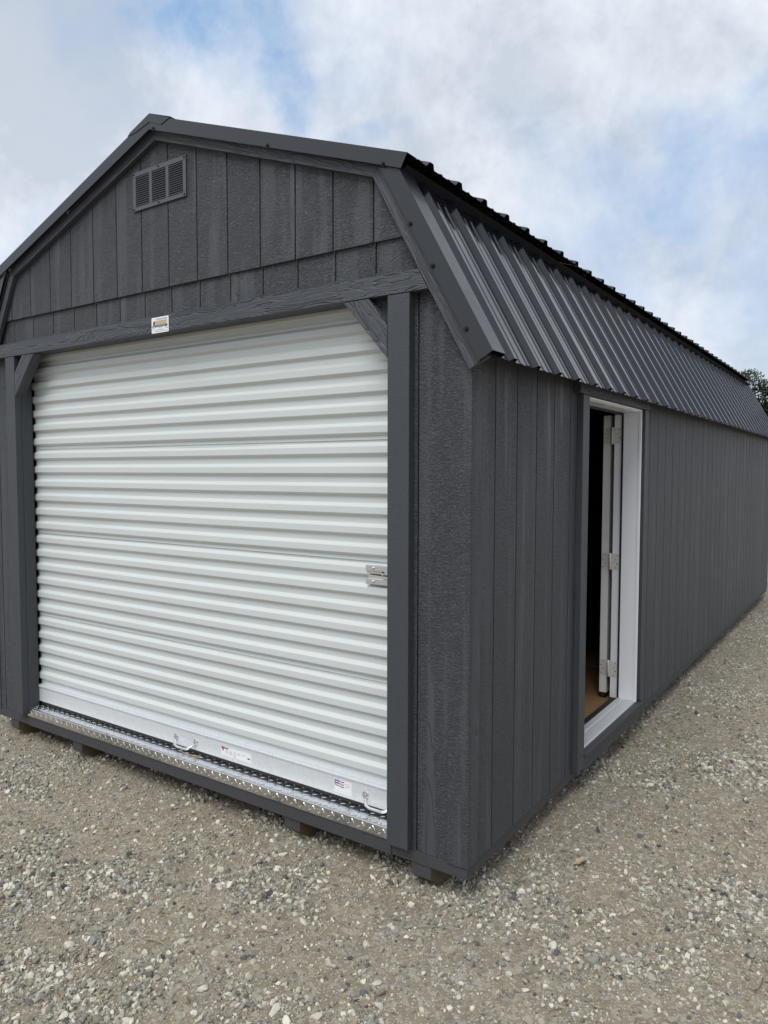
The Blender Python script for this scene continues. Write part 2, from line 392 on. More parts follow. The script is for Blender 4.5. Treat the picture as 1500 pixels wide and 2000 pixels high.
def rocks(sub, nvar):
    v0, f = ico(sub); out = []
    for _ in range(nvar):
        v = v0.copy()
        for _ in range(9):
            n = rng.normal(size=3); n /= np.linalg.norm(n); d = rng.uniform(.38, .78)
            v -= np.outer(np.maximum(v@n-d, 0), n)
        v *= np.array([rng.uniform(.8, 1.25), rng.uniform(.65, 1), rng.uniform(.45, .8)])/.85
        out.append(v)
    return np.array(out), f
GMAT, t_, b_ = mat('crushed_limestone', (.4, .4, .4), .9, 0, .25)
at = N(t_, 'ShaderNodeAttribute'); at.attribute_name = 'tint'
gg = N(t_, 'ShaderNodeNewGeometry'); nn = noise(t_, gg.outputs['Position'], 130, 4, .6)
mm = N(t_, 'ShaderNodeMix', data_type='RGBA', blend_type='MULTIPLY'); mm.inputs[0].default_value = 1
L(t_, at.outputs['Color'], mm.inputs[6]); rr = N(t_, 'ShaderNodeMapRange', i_3=.72, i_4=1.22); L(t_, nn, rr.inputs[0]); L(t_, rr.outputs[0], mm.inputs[7])
L(t_, mm.outputs[2], b_.inputs['Base Color']); bump(t_, b_, nn, .002, .7)
def scatter(name, n, size, sub, dfun, region, zoff):
    x = rng.uniform(region[0], region[1], n); y = rng.uniform(region[2], region[3], n)
    keep = rng.uniform(size=n) < dfun(x, y)
    under = (x > -3.3) & (x < -.18) & (y > .5) & (y < 8.0)
    keep &= ~under
    x, y = x[keep], y[keep]; n = len(x); s = size(n, x, y)
    V, F = rocks(sub, 24); k = V.shape[1]; vi = rng.integers(0, 24, n)
    q = rng.normal(size=(n, 4)); q[:, 1:3] *= .45; q /= np.linalg.norm(q, axis=1)[:, None]; a, b, c, d = q.T
    Rm = np.stack([1-2*(c*c+d*d), 2*(b*c-d*a), 2*(b*d+c*a), 2*(b*c+d*a), 1-2*(b*b+d*d), 2*(c*d-b*a), 2*(b*d-c*a), 2*(c*d+b*a), 1-2*(b*b+c*c)], -1).reshape(n, 3, 3)
    v = np.einsum('nij,nkj->nki', Rm, V[vi]*s[:, None, None])
    z = gh(x, y)+s*zoff*rng.uniform(.2, 1.0, n)
    v += np.stack([x, y, z], -1)[:, None, :]
    me = bpy.data.meshes.new(name); me.vertices.add(n*k); me.vertices.foreach_set('co', v.ravel().astype(np.float32))
    f = (F[None]+np.arange(n)[:, None, None]*k).reshape(-1, 3)
    me.loops.add(f.size); me.loops.foreach_set('vertex_index', f.ravel().astype(np.int32))
    me.polygons.add(len(f)); me.polygons.foreach_set('loop_start', np.arange(0, f.size, 3, dtype=np.int32)); me.update()
    me.polygons.foreach_set('use_smooth', np.zeros(len(f), bool))
    r = rng.uniform(size=n); l = rng.normal(.285, .075, n); col = np.stack([l*1.09, l, l*.80], -1)
    w_ = r < .27; l2 = rng.uniform(.42, .66, n); col[w_] = np.stack([l2*1.03, l2*.97, l2*.82], -1)[w_]
    g_ = (r > .27) & (r < .45); l3 = rng.uniform(.17, .29, n); col[g_] = np.stack([l3*1.02, l3, l3*.90], -1)[g_]
    k_ = r > .965; l4 = rng.uniform(.08, .14, n); col[k_] = np.stack([l4, l4, l4], -1)[k_]
    o_ = (r > .93) & (r < .965); l5 = rng.uniform(.17, .28, n); col[o_] = np.stack([l5*1.25, l5, l5*.68], -1)[o_]
    ca = me.color_attributes.new('tint', 'FLOAT_COLOR', 'POINT')
    cc = np.concatenate([np.clip(col, .05, .75), np.ones((n, 1))], -1)
    ca.data.foreach_set('color', np.repeat(cc, k, axis=0).ravel().astype(np.float32))
    me.materials.append(GMAT); o = bpy.data.objects.new(name, me); COL.objects.link(o); o['kind'] = 'stuff'
    print(name, n, 'stones', len(f), 'tris'); return o
def vis(x, y, m):   # 1 inside the ground the photograph shows (plus a margin m)
    a = (y+1.32)-(x+.87)*(-1.45/2.73)     # left-bottom boundary
    b = (x-1.02)+(y+.01)*(.86/7.1)        # right boundary
    c = (y+1.32)-(x+.87)*(1.31/1.89)      # bottom boundary
    d = np.minimum(np.minimum(a, -b), c+.05)
    return np.clip((d+m)/m, 0, 1)
scatter('gravel', 640000, lambda n, x, y: np.clip(rng.lognormal(math.log(.0057), .42, n), .0032, .015), 1,
        lambda x, y: (.15+.85*dens(x, y))*vis(x, y, .30), (-4.2, 1.7, -1.8, 8.9), .3)
scatter('outer_gravel', 26000, lambda n, x, y: np.clip(rng.lognormal(math.log(.0085), .3, n), .006, .018), 1,
        lambda x, y: (.10+.90*dens(x, y))*(vis(x, y, .30) < .3), (-5.2, 3.2, -3.2, 10.5), .35)
scatter('coarse_gravel', 85000, lambda n, x, y: np.clip(rng.lognormal(math.log(.0105), .27, n), .0075, .021), 2,
        lambda x, y: (.05+.62*dens(x, y)**1.7)*vis(x, y, .25)*(y < 3), (-4.0, 1.6, -1.7, 3.0), .3)
scatter('fine_gravel', 110000, lambda n, x, y: np.clip(rng.lognormal(math.log(.0036), .3, n), .002, .007), 1,
        lambda x, y: (.35+.5*dens(x, y))*vis(x, y, .15)*(y < 2.2), (-3.9, 1.3, -1.6, 2.2), .3)

# ------------------------------------------------------------------ the barn shed
U = .2032; XM = -1.711; W = 3.422; LEN = 8.30; XL = XM*2; G0 = -2.870; GY = .1994; SEAM = 2.552; ZB = .152
shed = thing('storage_shed', 'charcoal grey gambrel roof storage shed with white roll-up door standing on gravel', 'shed')
def mir(p): return (2*XM-p[0], p[1])
inner = [(.010, 2.018), (-.420, 2.790), (XM, 3.250)]              # lower edge of the rake trim, right half
def offset(line, d):
    segs = []
    for a, b in zip(line, line[1:]):
        dx, dz = b[0]-a[0], b[1]-a[1]; l = math.hypot(dx, dz); n = (dz/l, -dx/l); segs.append(((a[0]+n[0]*d, a[1]+n[1]*d), (b[0]+n[0]*d, b[1]+n[1]*d)))
    out = [segs[0][0]]
    for s1, s2 in zip(segs, segs[1:]):
        (x1, y1), (x2, y2) = s1; (x3, y3), (x4, y4) = s2
        den = (x1-x2)*(y3-y4)-(y1-y2)*(x3-x4); A_ = x1*y2-y1*x2; B_ = x3*y4-y3*x4
        out.append(((A_*(x3-x4)-(x1-x2)*B_)/den, (A_*(y3-y4)-(y1-y2)*B_)/den))
    # apex: extend to the centre line
    (x1, y1), (x2, y2) = segs[-1]; t = (XM-x1)/(x2-x1); out.append((XM, y1+(y2-y1)*t)); return out
def halfpoly(d0, d1, seg):
    a, b = offset(inner, d0), offset(inner, d1); return [a[seg], a[seg+1], b[seg+1], b[seg]]
gable = [(0, ZB), (0, 2.075), (-.405, 2.805), (XM, 3.272)]; gable = gable+[mir(p) for p in gable[-2::-1]]
# siding boards, one object each, joints left open between them
GAP = .0035
def board(poly, y0, y1, name='siding_board'):
    if len(poly) < 3: return
    xs = [p[0] for p in poly]; zs = [p[1] for p in poly]
    if max(xs)-min(xs) < .006 or max(zs)-min(zs) < .01: return
    b = MB(); b.xz(poly, y0, y1, M_SIDE); return b.build(name, shed, .0012)
grooves = [XL-.3]+[G0+i*U for i in range(-2, 15)]+[.3]
for a, c in zip(grooves, grooves[1:]):
    a2, c2 = a+GAP, c-GAP
    board(clipz(clipx(gable, a2, c2), SEAM-.003, 9), -.012, -.0005)          # gable panel, laps over the lower one
    board(clipz(clipx(gable, a2+.004, c2+.004), 2.362, SEAM+.01), 0, .010)
    board(clipz(clipx(gable, max(a2, -.343), c2), 0, 2.360), 0, .010)
    board(clipz(clipx(gable, a2, min(c2, -3.018)), 0, 2.360), 0, .010)
    for tri in ([(-.345, 2.36), (-.50, 2.36), (-.345, 2.14)], [(-3.016, 2.36), (-2.86, 2.36), (-3.016, 2.14)]):
        board(clipx(tri, a2, c2), 0, .010)
b = MB(); b.xz(clipz(gable, 2.36, 9), .0125, .024, M_POST); b.build('sheathing', shed)
for xa, xb in ((-.344, -.012), (XL+.012, -3.017)):
    b = MB(); b.xz([(xa, ZB), (xb, ZB), (xb, 2.3), (xa, 2.3)], .0125, .024, M_POST); b.build('sheathing', shed)
# rear gable
for a, c in zip(grooves, grooves[1:]): board(clipx(gable, a+GAP, c-GAP), LEN-.010, LEN)
b = MB(); b.xz(gable, LEN-.026, LEN-.0125, M_POST); b.build('sheathing', shed)
# long walls
ZT = 2.165; DY0, DY1 = 1.175, 2.262
bd = MB(); bd.yz([(GAP, ZB), (U-GAP, ZB), (U-GAP, ZT), (GAP, ZT)], -.010, 0, M_SIDE); proto = None
def sideboard(y0, y1, z0, z1, x0=-.010):
    if y1-y0 < .01: return
    q = MB(); q.yz([(y0, z0), (y1, z0), (y1, z1), (y0, z1)], x0, x0+.010, M_SIDE); q.build('siding_board', shed, .0012)
gys = [.012]+[GY+i*U for i in range(0, 60) if GY+i*U < LEN-.03]+[LEN-.012]
for i, (a, c) in enumerate(zip(gys, gys[1:])):
    full = abs(c-a-U) < 1e-4
    lft = XL
    if full and (c < DY0 or a > DY1):
        if proto is None: proto = bd.build('siding_board', shed, .0012, loc=(0, a, 0))
        else: copy(proto, (0, a, 0), shed)
    else:
        if c < DY0 or a > DY1: sideboard(a+GAP, c-GAP, ZB, ZT)
        else:
            sideboard(a+GAP, min(c-GAP, DY0), ZB, 2.06); sideboard(max(a+GAP, DY1), c-GAP, ZB, 2.06); sideboard(a+GAP, c-GAP, 2.062, ZT)
    if full and proto: copy(proto, (XL+.010, a, 0), shed)
    else: sideboard(a+GAP, c-GAP, ZB, ZT, XL)
for y0, y1, z0, z1 in ((.03, DY0-.002, ZB, ZT), (DY1+.002, LEN-.03, ZB, ZT), (DY0-.002, DY1+.002, 2.062, ZT)):
    b = MB(); b.box((-.024, y0, z0), (-.0125, y1, z1), M_POST); b.build('sheathing', shed)
b = MB(); b.box((XL+.0125, .03, ZB), (XL+.024, LEN-.03, ZT), M_POST); b.build('sheathing', shed)
# corner boards
for xa, xb in ((-.088, .003), (XL-.003, XL+.088)):
    b = MB(); b.xz([(xa, ZB-.004), (xb, ZB-.004), (xb, 2.13), (xa, 2.13)], -.0045, -.0006, M_SIDE); b.build('corner_board', shed, .001)
for x0, x1 in ((.0006, .0035), (XL-.0035, XL-.0006)):
    b = MB(); b.yz([(-.0005, ZB-.002), (.078, ZB-.002), (.078, 2.13), (-.0005, 2.13)], x0, x1, M_SIDE); b.build('corner_board', shed)
# rake trim and flashing
for mirr in (False, True):
    for seg in (0, 1):
        f = (lambda P_: [mir(p) for p in P_]) if mirr else (lambda P_: P_)
        line = [f([p])[0] for p in inner[seg:seg+2]]; g = (line[1][0]-line[0][0], 0, line[1][1]-line[0][1])
        b = MB(); b.xz(f(halfpoly(0, .085, seg)), -.038, -.0125, M_RAKE, g); b.build('rake_trim', shed, .0018)
        b = MB(); top = .117 if seg == 0 else .098; lo = .054 if seg == 0 else .040
        if seg == 0:
            # lower flashing slips under the upper one
            b.xz(f(halfpoly(.044, lo, seg)), -.047, -.040, M_FLASH, g)
            q = halfpoly(lo, top, seg); q = clipz(q, 0, 2.803); b.xz(f(q), -.058, -.0565, M_FLASH, g)
            o_ = offset(inner, top); kk = (2.803-o_[0][1])/(o_[1][1]-o_[0][1]); t2 = [o_[0], (o_[0][0]+(o_[1][0]-o_[0][0])*kk, 2.803)]
        else:
            q = halfpoly(lo, top, seg); o_ = offset(inner, top); ob = offset(inner, lo)
            # upper flashing runs past the knee
            dx, dz = o_[1][0]-o_[2][0], o_[1][1]-o_[2][1]; l = math.hypot(dx, dz); ux, uz = dx/l, dz/l
            k1 = (-.241-o_[2][0])/ux; p1 = (o_[2][0]+ux*k1, o_[2][1]+uz*k1); k2 = (-.271-ob[2][0])/ux; p2 = (ob[2][0]+ux*k2, ob[2][1]+uz*k2)
            b.xz(f([ob[2], p2, p1, o_[2]]), -.066, -.0645, M_FLASH, g)
            b.xz(f([ob[2], p2, (p2[0]-uz*.004, p2[1]+ux*.0), (ob[2][0], ob[2][1]-.004)]), -.069, -.0642, M_FLASH, g)
            t2 = [p1, o_[2]]
        # top leg of the flashing, lying on the roof
        A_, B_ = f([t2[0]])[0], f([t2[1]])[0]; yy = -.0565 if seg == 0 else -.0645
        dn = Vector((B_[0]-A_[0], 0, B_[1]-A_[1])).normalized(); nrm = Vector((dn.z, 0, -dn.x)); nrm = nrm if nrm.z > 0 else -nrm
        b.strip([(A_[0], yy, A_[1]), (A_[0], .045, A_[1]), (A_[0]-nrm.x*.018, .05, A_[1]-nrm.z*.018)], (B_[0]-A_[0], 0, B_[1]-A_[1]), M_FLASH, g)
        b.build('rake_flashing', shed, 0)
        # rear
        if seg == 0: b = MB(); b.xz(f(halfpoly(0, .112, 0)), LEN+.002, LEN+.03, M_FLASH, g); b.build('rake_flashing', shed)
        else: b = MB(); b.xz(f(halfpoly(0, .095, 1)), LEN+.002, LEN+.03, M_FLASH, g); b.build('rake_flashing', shed)
# roofing sheets
def profile(y0, y1, phase):
    """(y, height) profile: 19 mm ribs every 9 inches with two low stiffeners between"""
    pts = []; P_ = .2286; k = math.floor((y0-phase)/P_)-1
    while phase+k*P_ < y1+P_:
        c = phase+k*P_
        for d, h in ((-.029, 0), (-.0125, .019), (.0125, .019), (.029, 0), (.070, 0), (.077, .004), (.089, .004), (.096, 0), (.134, 0), (.141, .004), (.153, .004), (.160, 0)): pts.append((c+d, h))
        k += 1
    out = []
    for (a, ha), (c, hc) in zip(pts, pts[1:]):
        if c < y0 or a > y1: continue
        if a < y0: out.append((y0, ha+(hc-ha)*(y0-a)/(c-a)))
        else: out.append((a, ha))
        if c >= y1: out.append((y1, ha+(hc-ha)*(y1-a)/(c-a))); break
    return out
lowL = ((.096, 2.060), (-.315, 2.806)); upL = ((-.226, 2.815), (XM, 3.346))
def roof(line, phase, mirr, ys, name='roof_panel', over=0.):
    (x0, z0), (x1, z1) = line
    if mirr: x0, x1 = 2*XM-x0, 2*XM-x1
    d = Vector((x1-x0, 0, z1-z0)).normalized(); n = Vector((-d.z, 0, d.x)); n = n if n.z > 0 else -n
    for j, (ya, yb) in enumerate(zip(ys, ys[1:])):
        b = MB(); w_ = random.uniform(-.0015, .0015); off = (j % 2)*.0012
        pr = [(x0+n.x*(h+off)-d.x*over+d.x*w_, y, z0+n.z*(h+off)-d.z*over+d.z*w_) for y, h in profile(ya, yb, phase)]
        b.strip(pr, d*((Vector((x1-x0, 0, z1-z0))).length+over), M_ROOF, d)
        b.build(name, shed, 0, solid=.0011)
PH_L, PH_U = .135, .075
ysl = [.0]+[PH_L+.029+.9144*k for k in range(0, 9)]; ysl = [-.03, PH_L+.03+.2286*3]+[PH_L+.03+.2286*3+.9144*k for k in range(1, 8)]+[LEN+.02]
ysu = [-.03, PH_U+.03+.2286*3]+[PH_U+.03+.2286*3+.9144*k for k in range(1, 8)]+[LEN+.02]
for mr in (False, True): roof(lowL, PH_L, mr, ysl); roof((upL[0], (XM+.035, upL[1][1]-.0125)), PH_U, mr, ysu)
# ridge cap
b = MB(); za = upL[1][1]+.0165
b.strip([(XM+.15, -.067, za-.15*.359), (XM, -.067, za), (XM-.15, -.067, za-.15*.359)], (0, LEN+.1, 0), M_FLASH, (0, 1, 0)); b.build('ridge_cap', shed, solid=.0015)
b = MB(); b.xz([(XM+.150, za-.150*.359-.004), (XM, za-.0015), (XM-.145, za-.145*.359-.0015), (XM-.165, za-.165*.359-.008), (XM-.105, za-.105*.359-.026), (XM, za-.040), (XM+.085, za-.085*.359-.044)], -.0690, -.0672, M_FLASH); b.build('ridge_cap_end', shed)
# knee fascia under the upper sheet
for mr in (False, True):
    b = MB(); s = -1 if mr else 1; X_ = lambda x: 2*XM-x if mr else x
    b.strip([(X_(-.262), -.03, 2.800), (X_(-.30), -.03, 2.785), (X_(-.335), -.03, 2.83)], (0, LEN+.04, 0), M_HOLE, (0, 1, 0)); b.build('knee_closure', shed, solid=.002)
# black hex-head screws in the flashing
scr = None
pos = [(-1.683, 3.285, .067), (-.943, 3.024, .067), (-.350, 2.812, .067), (-2.388, 3.028, .067), (-2.979, 2.816, .067), (-.134, 2.401, .060), (.006, 2.158, .060), (-.232, 2.570, .060)]
for x, z, yy in pos:
    if scr is None:
        b = MB(); b.cyl((0, 0, 0), (0, -1, 0), .0095, .0025, M_SCREW, 14); b.cyl((0, -.0024, 0), (0, -1, 0), .0052, .005, M_SCREW, 6); scr = b.build('screw', shed, loc=(x, -yy+.001, z))
    else: copy(scr, (x, -yy+.001, z), shed)
rs = None
for k in range(18):
    y = PH_L+.2286*(2*k)+.048; 
    if y > LEN-.1: break
    if rs is None:
        b = MB(); b.cyl((0, 0, 0), (.876, 0, .482), .007, .002, M_SCREW, 12); b.cyl((.0018, 0, .001), (.876, 0, .482), .0045, .005, M_SCREW, 6); rs = b.build('screw', shed, loc=(.0505, y, 2.144))
    else: copy(rs, (.0505, y, 2.144), shed)
# header beam, posts, knee braces
X1 = lambda z: -.420+.430*(2.790-z)/.772
b = MB(); z0, z1 = 2.3285, 2.4065
b.xz([(X1(z0)-.002, z0), (X1(z1)-.002, z1), (2*XM-X1(z1)+.002, z1), (2*XM-X1(z0)+.002, z0)], -.042, -.0005, M_TRIM, (1, 0, 0)); b.build('header_beam', shed, .002)
b = MB(); b.box((-3.014, .0015, 2.331), (-.346, .060, 2.43), M_POST, (1, 0, 0)); b.build('header_beam', shed, .001)
def poly_part(pts, y0, y1, m, g, name, bev=.002):
    b = MB(); b.xz(pts, y0, y1, m, g); return b.build(name, shed, bev)
poly_part([(-.3455, .163), (-.2465, .163), (-.2465, 2.3265), (-.3455, 2.3265)], -.040, -.001, M_POST, (0, 0, 1), 'door_post')
poly_part([(-3.112, .172), (-3.015, .172), (-3.015, 2.3265), (-3.112, 2.3265)], -.040, -.001, M_POST, (0, 0, 1), 'door_post')
for xa, xb in ((-3.040, -3.0155), (-.344, -.32)):
    b = MB(); b.box((xa, .0, .212), (xb, .066, 2.33), M_POST); b.build('door_jamb', shed, .001)
poly_part([(-.561, 2.3265), (-.437, 2.3265), (-.3475, 2.212), (-.3475, 2.089)], -.0395, .020, M_TRIM, (1, 0, -1.1), 'corner_brace')
poly_part([(-2.806, 2.3265), (-2.930, 2.3265), (-3.013, 2.228), (-3.013, 2.092)], -.0395, .020, M_TRIM, (-1, 0, -1.1), 'corner_brace')
# rims, skids, floor
b = MB(); b.box((XL+.004, .002, .100), (-.004, .044, .150), M_RIM, (1, 0, 0)); b.box((-3.010, -.0035, .101), (-.349, .0018, .163), M_RIM, (1, 0, 0)); b.build('front_rim', shed, .0025)
b = MB(); b.box((-.045, .045, .100), (-.006, LEN-.002, .150), M_RIM, (0, 1, 0)); b.build('side_rim', shed, .0025)
b = MB(); b.box((XL+.006, .045, .100), (XL+.045, LEN-.002, .150), M_RIM, (0, 1, 0)); b.build('side_rim', shed, .0025)
b = MB(); b.box((XL+.03, .046, .15), (-.03, LEN-.03, .196), M_FLOOR, (0, 1, 0)); b.build('floor_deck', shed)
sk = None
for x in (-3.24, -2.577, -.936, -.257):
    if sk is None:
        b = MB(); b.prism([(.012, .1), (.012, .046), (.10, -.025), (LEN-.1, -.025), (LEN-.01, .046), (LEN-.01, .1)], (0, 0, 0), (0, 1, 0), (0, 0, 1), (1, 0, 0), 0, .089, M_PINE, (0, 1, 0))
        b.xz([(-.001, .0455), (.09, .0455), (.09, .0995), (-.001, .0995)], .008, .0119, M_RIM); sk = b.build('skid', shed, .002, loc=(x, 0, 0))
    else: copy(sk, (x, 0, 0), shed)
# tread-plate sill
b = MB(); y0, y1 = -.0085, .155
b.strip([(-3.013, y0, .163), (-3.013, y0, .206), (-3.013, y0+.0012, .2088), (-3.013, y0+.004, .210), (-3.013, y1, .211)], (2.666, 0, 0), M_TREAD, (1, 0, 0)); sill = b.build('tread_plate_sill', shed, solid=.003)
b = MB()
def lug(c, d, up, l=.013, wd=.0028, h=.0017):
    c, d, up = Vector(c), Vector(d).normalized(), Vector(up); sdv = up.cross(d); n0 = len(b.v)
    for s_, k in ((-1, 0), (-.5, .85), (.5, .85), (1, 0)):
        for q in (-1, 1): b.v.append(c + d*l*s_ + sdv*wd*q*k)
    for s_ in (-.55, .55): b.v.append(c + d*l*s_ + up*h)
    T = n0+8
    for f in ([n0, n0+2, T], [n0+1, T, n0+3], [n0, T, n0+1] if False else [n0+2, n0+4, T+1, T], [n0+5, n0+3, T, T+1], [n0+4, n0+6, T+1], [n0+7, n0+5, T+1]): b.face(f, M_TREAD, (0, 0, 1), False)
pt = .0265
for j in range(5):
    for i in range(101):
        x = -3.0+i*pt; y = .004+j*pt*1.0
        if x > -.352: continue
        lug((x, y, .2124), (1, .45, 0) if (i+j) % 2 else (-.45, 1, 0), (0, 0, 1))
for j in range(1):
    for i in range(101):
        x = -3.0+i*pt
        if x > -.356: continue
        lug((x, y0-.0015, .184+(.007 if i % 2 else -.008)), (.75, 0, -1) if i % 2 else (1, 0, .55), (0, -1, 0), .0125)
o = b.build('tread_lug', sill); o['kind'] = 'stuff'
for x in (-.45, -1.2, -1.95, -2.7):
    b = MB(); b.cyl((x, y0-.0015, .184), (0, -1, 0), .0055, .002, M_ZINC, 12, .002); b.build('rivet', sill)
random.seed(3)
for k in range(26):   # nail holes and dents in the painted rim
    x = random.uniform(-2.9, -.4); b = MB(); b.cyl((x, -.0038, random.uniform(.115, .15)), (0, -1, 0), random.choice((.0016, .0022, .003)), .0005, M_HOLE, 8); b.build('nail', shed)
# ------- roll-up door
ZD = .3345; PER = .0845; YD = .087
b = MB()
for xa in (-3.075, -.325): b.box((xa, .105, .212), (xa+.055, .145, 2.45), M_BLACK)
door = b.build('roll_up_door', shed, label='white corrugated steel roll-up door')
def curtain(za, zb):
    prof = []; z = za
    while z < zb-1e-6:
        for dz, yy in ((0, .0078), (.0015, .0085), (.0265, .0085), (.0290, .0072), (.0400, -.0072), (.0425, -.0085), (.0690, -.0085), (.0715, -.0072), (.0825, .0066)):
            if z+dz < zb: prof.append((-3.036, YD-yy if False else YD+yy-.0, z+dz))
        z += PER
    prof.append((-3.036, YD+.0075, zb)); return prof
nsec = [(ZD, 5), (ZD+5*PER, 6), (ZD+11*PER, 6), (ZD+17*PER, 6), (ZD+23*PER, 3)]
for i, (za, n) in enumerate(nsec):
    pr = curtain(za, za+n*PER); 
    b = MB(); xs = np.linspace(0, 2.735, 29)
    # slightly uneven sheet: build columns so that the steel can ripple a little
    n0 = 0
    for x in xs:
        for p in pr:
            wob = (mnoise.noise(Vector((x*1.7, i*3.1, p[2]*2.2)))*.0022); b.v.append(Vector((p[0]+x, p[1]+wob-(.0008 if i % 2 else 0), p[2]+mnoise.noise(Vector((x*.9, 7.7, p[2]*3)))*.0012)))
    k = len(pr)
    for c_ in range(len(xs)-1):
        for r_ in range(k-1): b.face([c_*k+r_, (c_+1)*k+r_, (c_+1)*k+r_+1, c_*k+r_+1], M_CURT, (1, 0, 0), False)
    b.build('curtain_section', door, solid=.0012)
for i, (za, n) in enumerate(nsec[1:]):     # lock seams between the rolled sheets
    b = MB(); b.box((-3.036, YD+.002, za+.0125), (-.301, YD+.0072, za+.0140), M_CURT, (1, 0, 0)); b.build('lock_seam', door, .0008)
b = MB(); ybf = .070
b.strip([(-3.034, .094, .336), (-3.034, ybf-.004, .334), (-3.034, ybf-.006, .328), (-3.034, ybf-.003, .321), (-3.034, ybf, .319), (-3.034, ybf, .2375), (-3.034, ybf+.002, .2345), (-3.034, ybf+.05, .2345)], (2.73, 0, 0), M_BAR, (1, 0, 0))
bar = b.build('bottom_bar', door, solid=.002)
b = MB(); b.box((-3.034, ybf+.009, .2135), (-.305, ybf+.05, .2340), M_BLACK, (1, 0, 0)); b.build('rubber_seal', door, .003)
def handle(x0):
    b = MB(); zc = .275; ww = .150
    for xx in (x0, x0+ww):
        b.cyl((xx, ybf-.001, zc), (0, -1, 0), .0165, .003, M_ZINC, 18); b.cyl((xx, ybf-.0035, zc+.002), (0, -1, 0), .0055, .0015, M_GALV, 12, .002); b.cyl((xx, ybf-.0068, zc+.002), (0, -1, 0), .0022, .0008, M_HOLE, 8)
    b.tube([(x0+.004, ybf-.003, zc-.010), (x0+.010, ybf-.020, zc-.017), (x0+.024, ybf-.034, zc-.026), (x0+.045, ybf-.037, zc-.032), (x0+ww-.045, ybf-.037, zc-.032), (x0+ww-.024, ybf-.034, zc-.026), (x0+ww-.010, ybf-.020, zc-.017), (x0+ww-.004, ybf-.003, zc-.010)], [.004, .0055, .0062, .0062, .0062, .0062, .0055, .004], M_ZINC, 10)
    return b.build('pull_handle', door)
handle(-1.742); handle(-.528)
b = MB(); b.tube([(-1.665, ybf-.036, .252), (-1.668, ybf-.036, .236), (-1.655, ybf-.036, .222), (-1.62, ybf-.03, .216), (-1.57, ybf-.015, .214), (-1.55, ybf-.004, .2145)], .0024, M_PALE, 6); b.build('pull_cord', door)
# slide latch
b = MB(); xl, xr, yl = -.527, -.338, YD-.010
for za, zb in ((1.238, 1.262), (1.182, 1.206)): b.box((xl, yl-.010, za), (xr, yl, zb), M_ZINC, (1, 0, 0))
b.box((xl+.008, yl-.003, 1.205), (xr, yl+.002, 1.239), M_ZINC, (1, 0, 0))
lat = b.build('door_latch', door, .0015)
b = MB()
b.xz([(-.508, 1.2215), (-.508, 1.2255), (-.43, 1.2255), (-.40, 1.2235), (-.40, 1.2175)], yl-.0036, yl-.0032, M_HOLE)
b.xz([(-.452, 1.238), (-.442, 1.2385), (-.430, 1.228), (-.4385, 1.226)], yl-.0036, yl-.0031, M_HOLE)
b.box((-.435, yl-.014, 1.226), (-.338, yl-.004, 1.2335), M_ZINC, (1, 0, 0)); b.box((-.44, yl-.013, 1.208), (-.36, yl-.004, 1.214), M_GALV, (1, 0, 0))
for zz_ in (1.2505, 1.1945): b.cyl((-.487, yl-.0095, zz_), (0, -1, 0), .0065, .002, M_ZINC, 16, .0055)
b.cyl((-.445, yl-.003, 1.2245), (0, -1, 0), .004, .004, M_ZINC, 10)
b.build('latch_bolt', door)

# ------- stickers and nameplate lettering
M_STK = mat('white_sticker', (.78, .79, .80), .4)[0]; M_RED = mat('red_print', (.42, .05, .04), .5)[0]; M_RED2 = mat('dark_red_print', (.30, .05, .07), .5)[0]
M_BLUE = mat('blue_print', (.05, .08, .33), .5)[0]; M_INK = mat('black_print', (.03, .03, .035), .5)[0]; M_GREY = mat('grey_print', (.42, .43, .46), .5)[0]
M_GREEN = mat('green_print', (.04, .16, .11), .5)[0]; M_TAN = mat('tan_print', (.42, .29, .12), .5)[0]; M_CREAM = mat('cream_print', (.66, .60, .43), .5)[0]
M_TEAL = mat('dark_teal_print', (.05, .085, .11), .5)[0]
def text(s, x, y, z, h, m, parent, width=None, name='lettering', bold=0., shear=0.):
    cu = bpy.data.curves.new('t', 'FONT'); cu.body = s; cu.size = 1; cu.offset = bold; cu.shear = shear
    ob = bpy.data.objects.new('t', cu); COL.objects.link(ob); dg = bpy.context.evaluated_depsgraph_get()
    me = bpy.data.meshes.new_from_object(ob.evaluated_get(dg)); bpy.data.objects.remove(ob)
    co = np.array([v.co[:] for v in me.vertices]); w0 = co[:, 0].max()-co[:, 0].min(); h0 = co[:, 1].max()-co[:, 1].min()
    k = h/.70; kx = (width/w0) if width else k
    for v in me.vertices: v.co = Vector((x+(v.co.x-co[:, 0].min())*kx, y, z+v.co.y*k))
    me.materials.clear(); me.materials.append(m); me.name = name
    o = bpy.data.objects.new(name, me); COL.objects.link(o); o.parent = parent; return o
# maker's plate on the header beam: 126 x 75 mm
px0, px1, pz0, pz1 = -1.7445, -1.6180, 2.3255, 2.4010
def rrect(x0, z0, x1, z1, r, n=4):
    out = []
    for cx, cz, a0 in ((x1-r, z1-r, 0), (x0+r, z1-r, 90), (x0+r, z0+r, 180), (x1-r, z0+r, 270)):
        for i in range(n+1): a = R(a0+90*i/n); out.append((cx+r*math.cos(a), cz+r*math.sin(a)))
    return out
b = MB(); b.xz(rrect(px0, pz0, px1, pz1, .005), -.0452, -.0432, M_STK); plate = b.build('nameplate', shed, label='small white maker plate with printed lettering')
yp = -.0456
text('A Tradition of Quality', px0+.030, yp, 2.3885, .0065, M_INK, plate, .088, bold=.01, shear=.3)
b = MB(); b.xz([(px0+.028, 2.3655), (px1-.008, 2.3655), (px1-.008, 2.3855), (px0+.028, 2.3855)], yp, yp+.0003, M_CREAM)
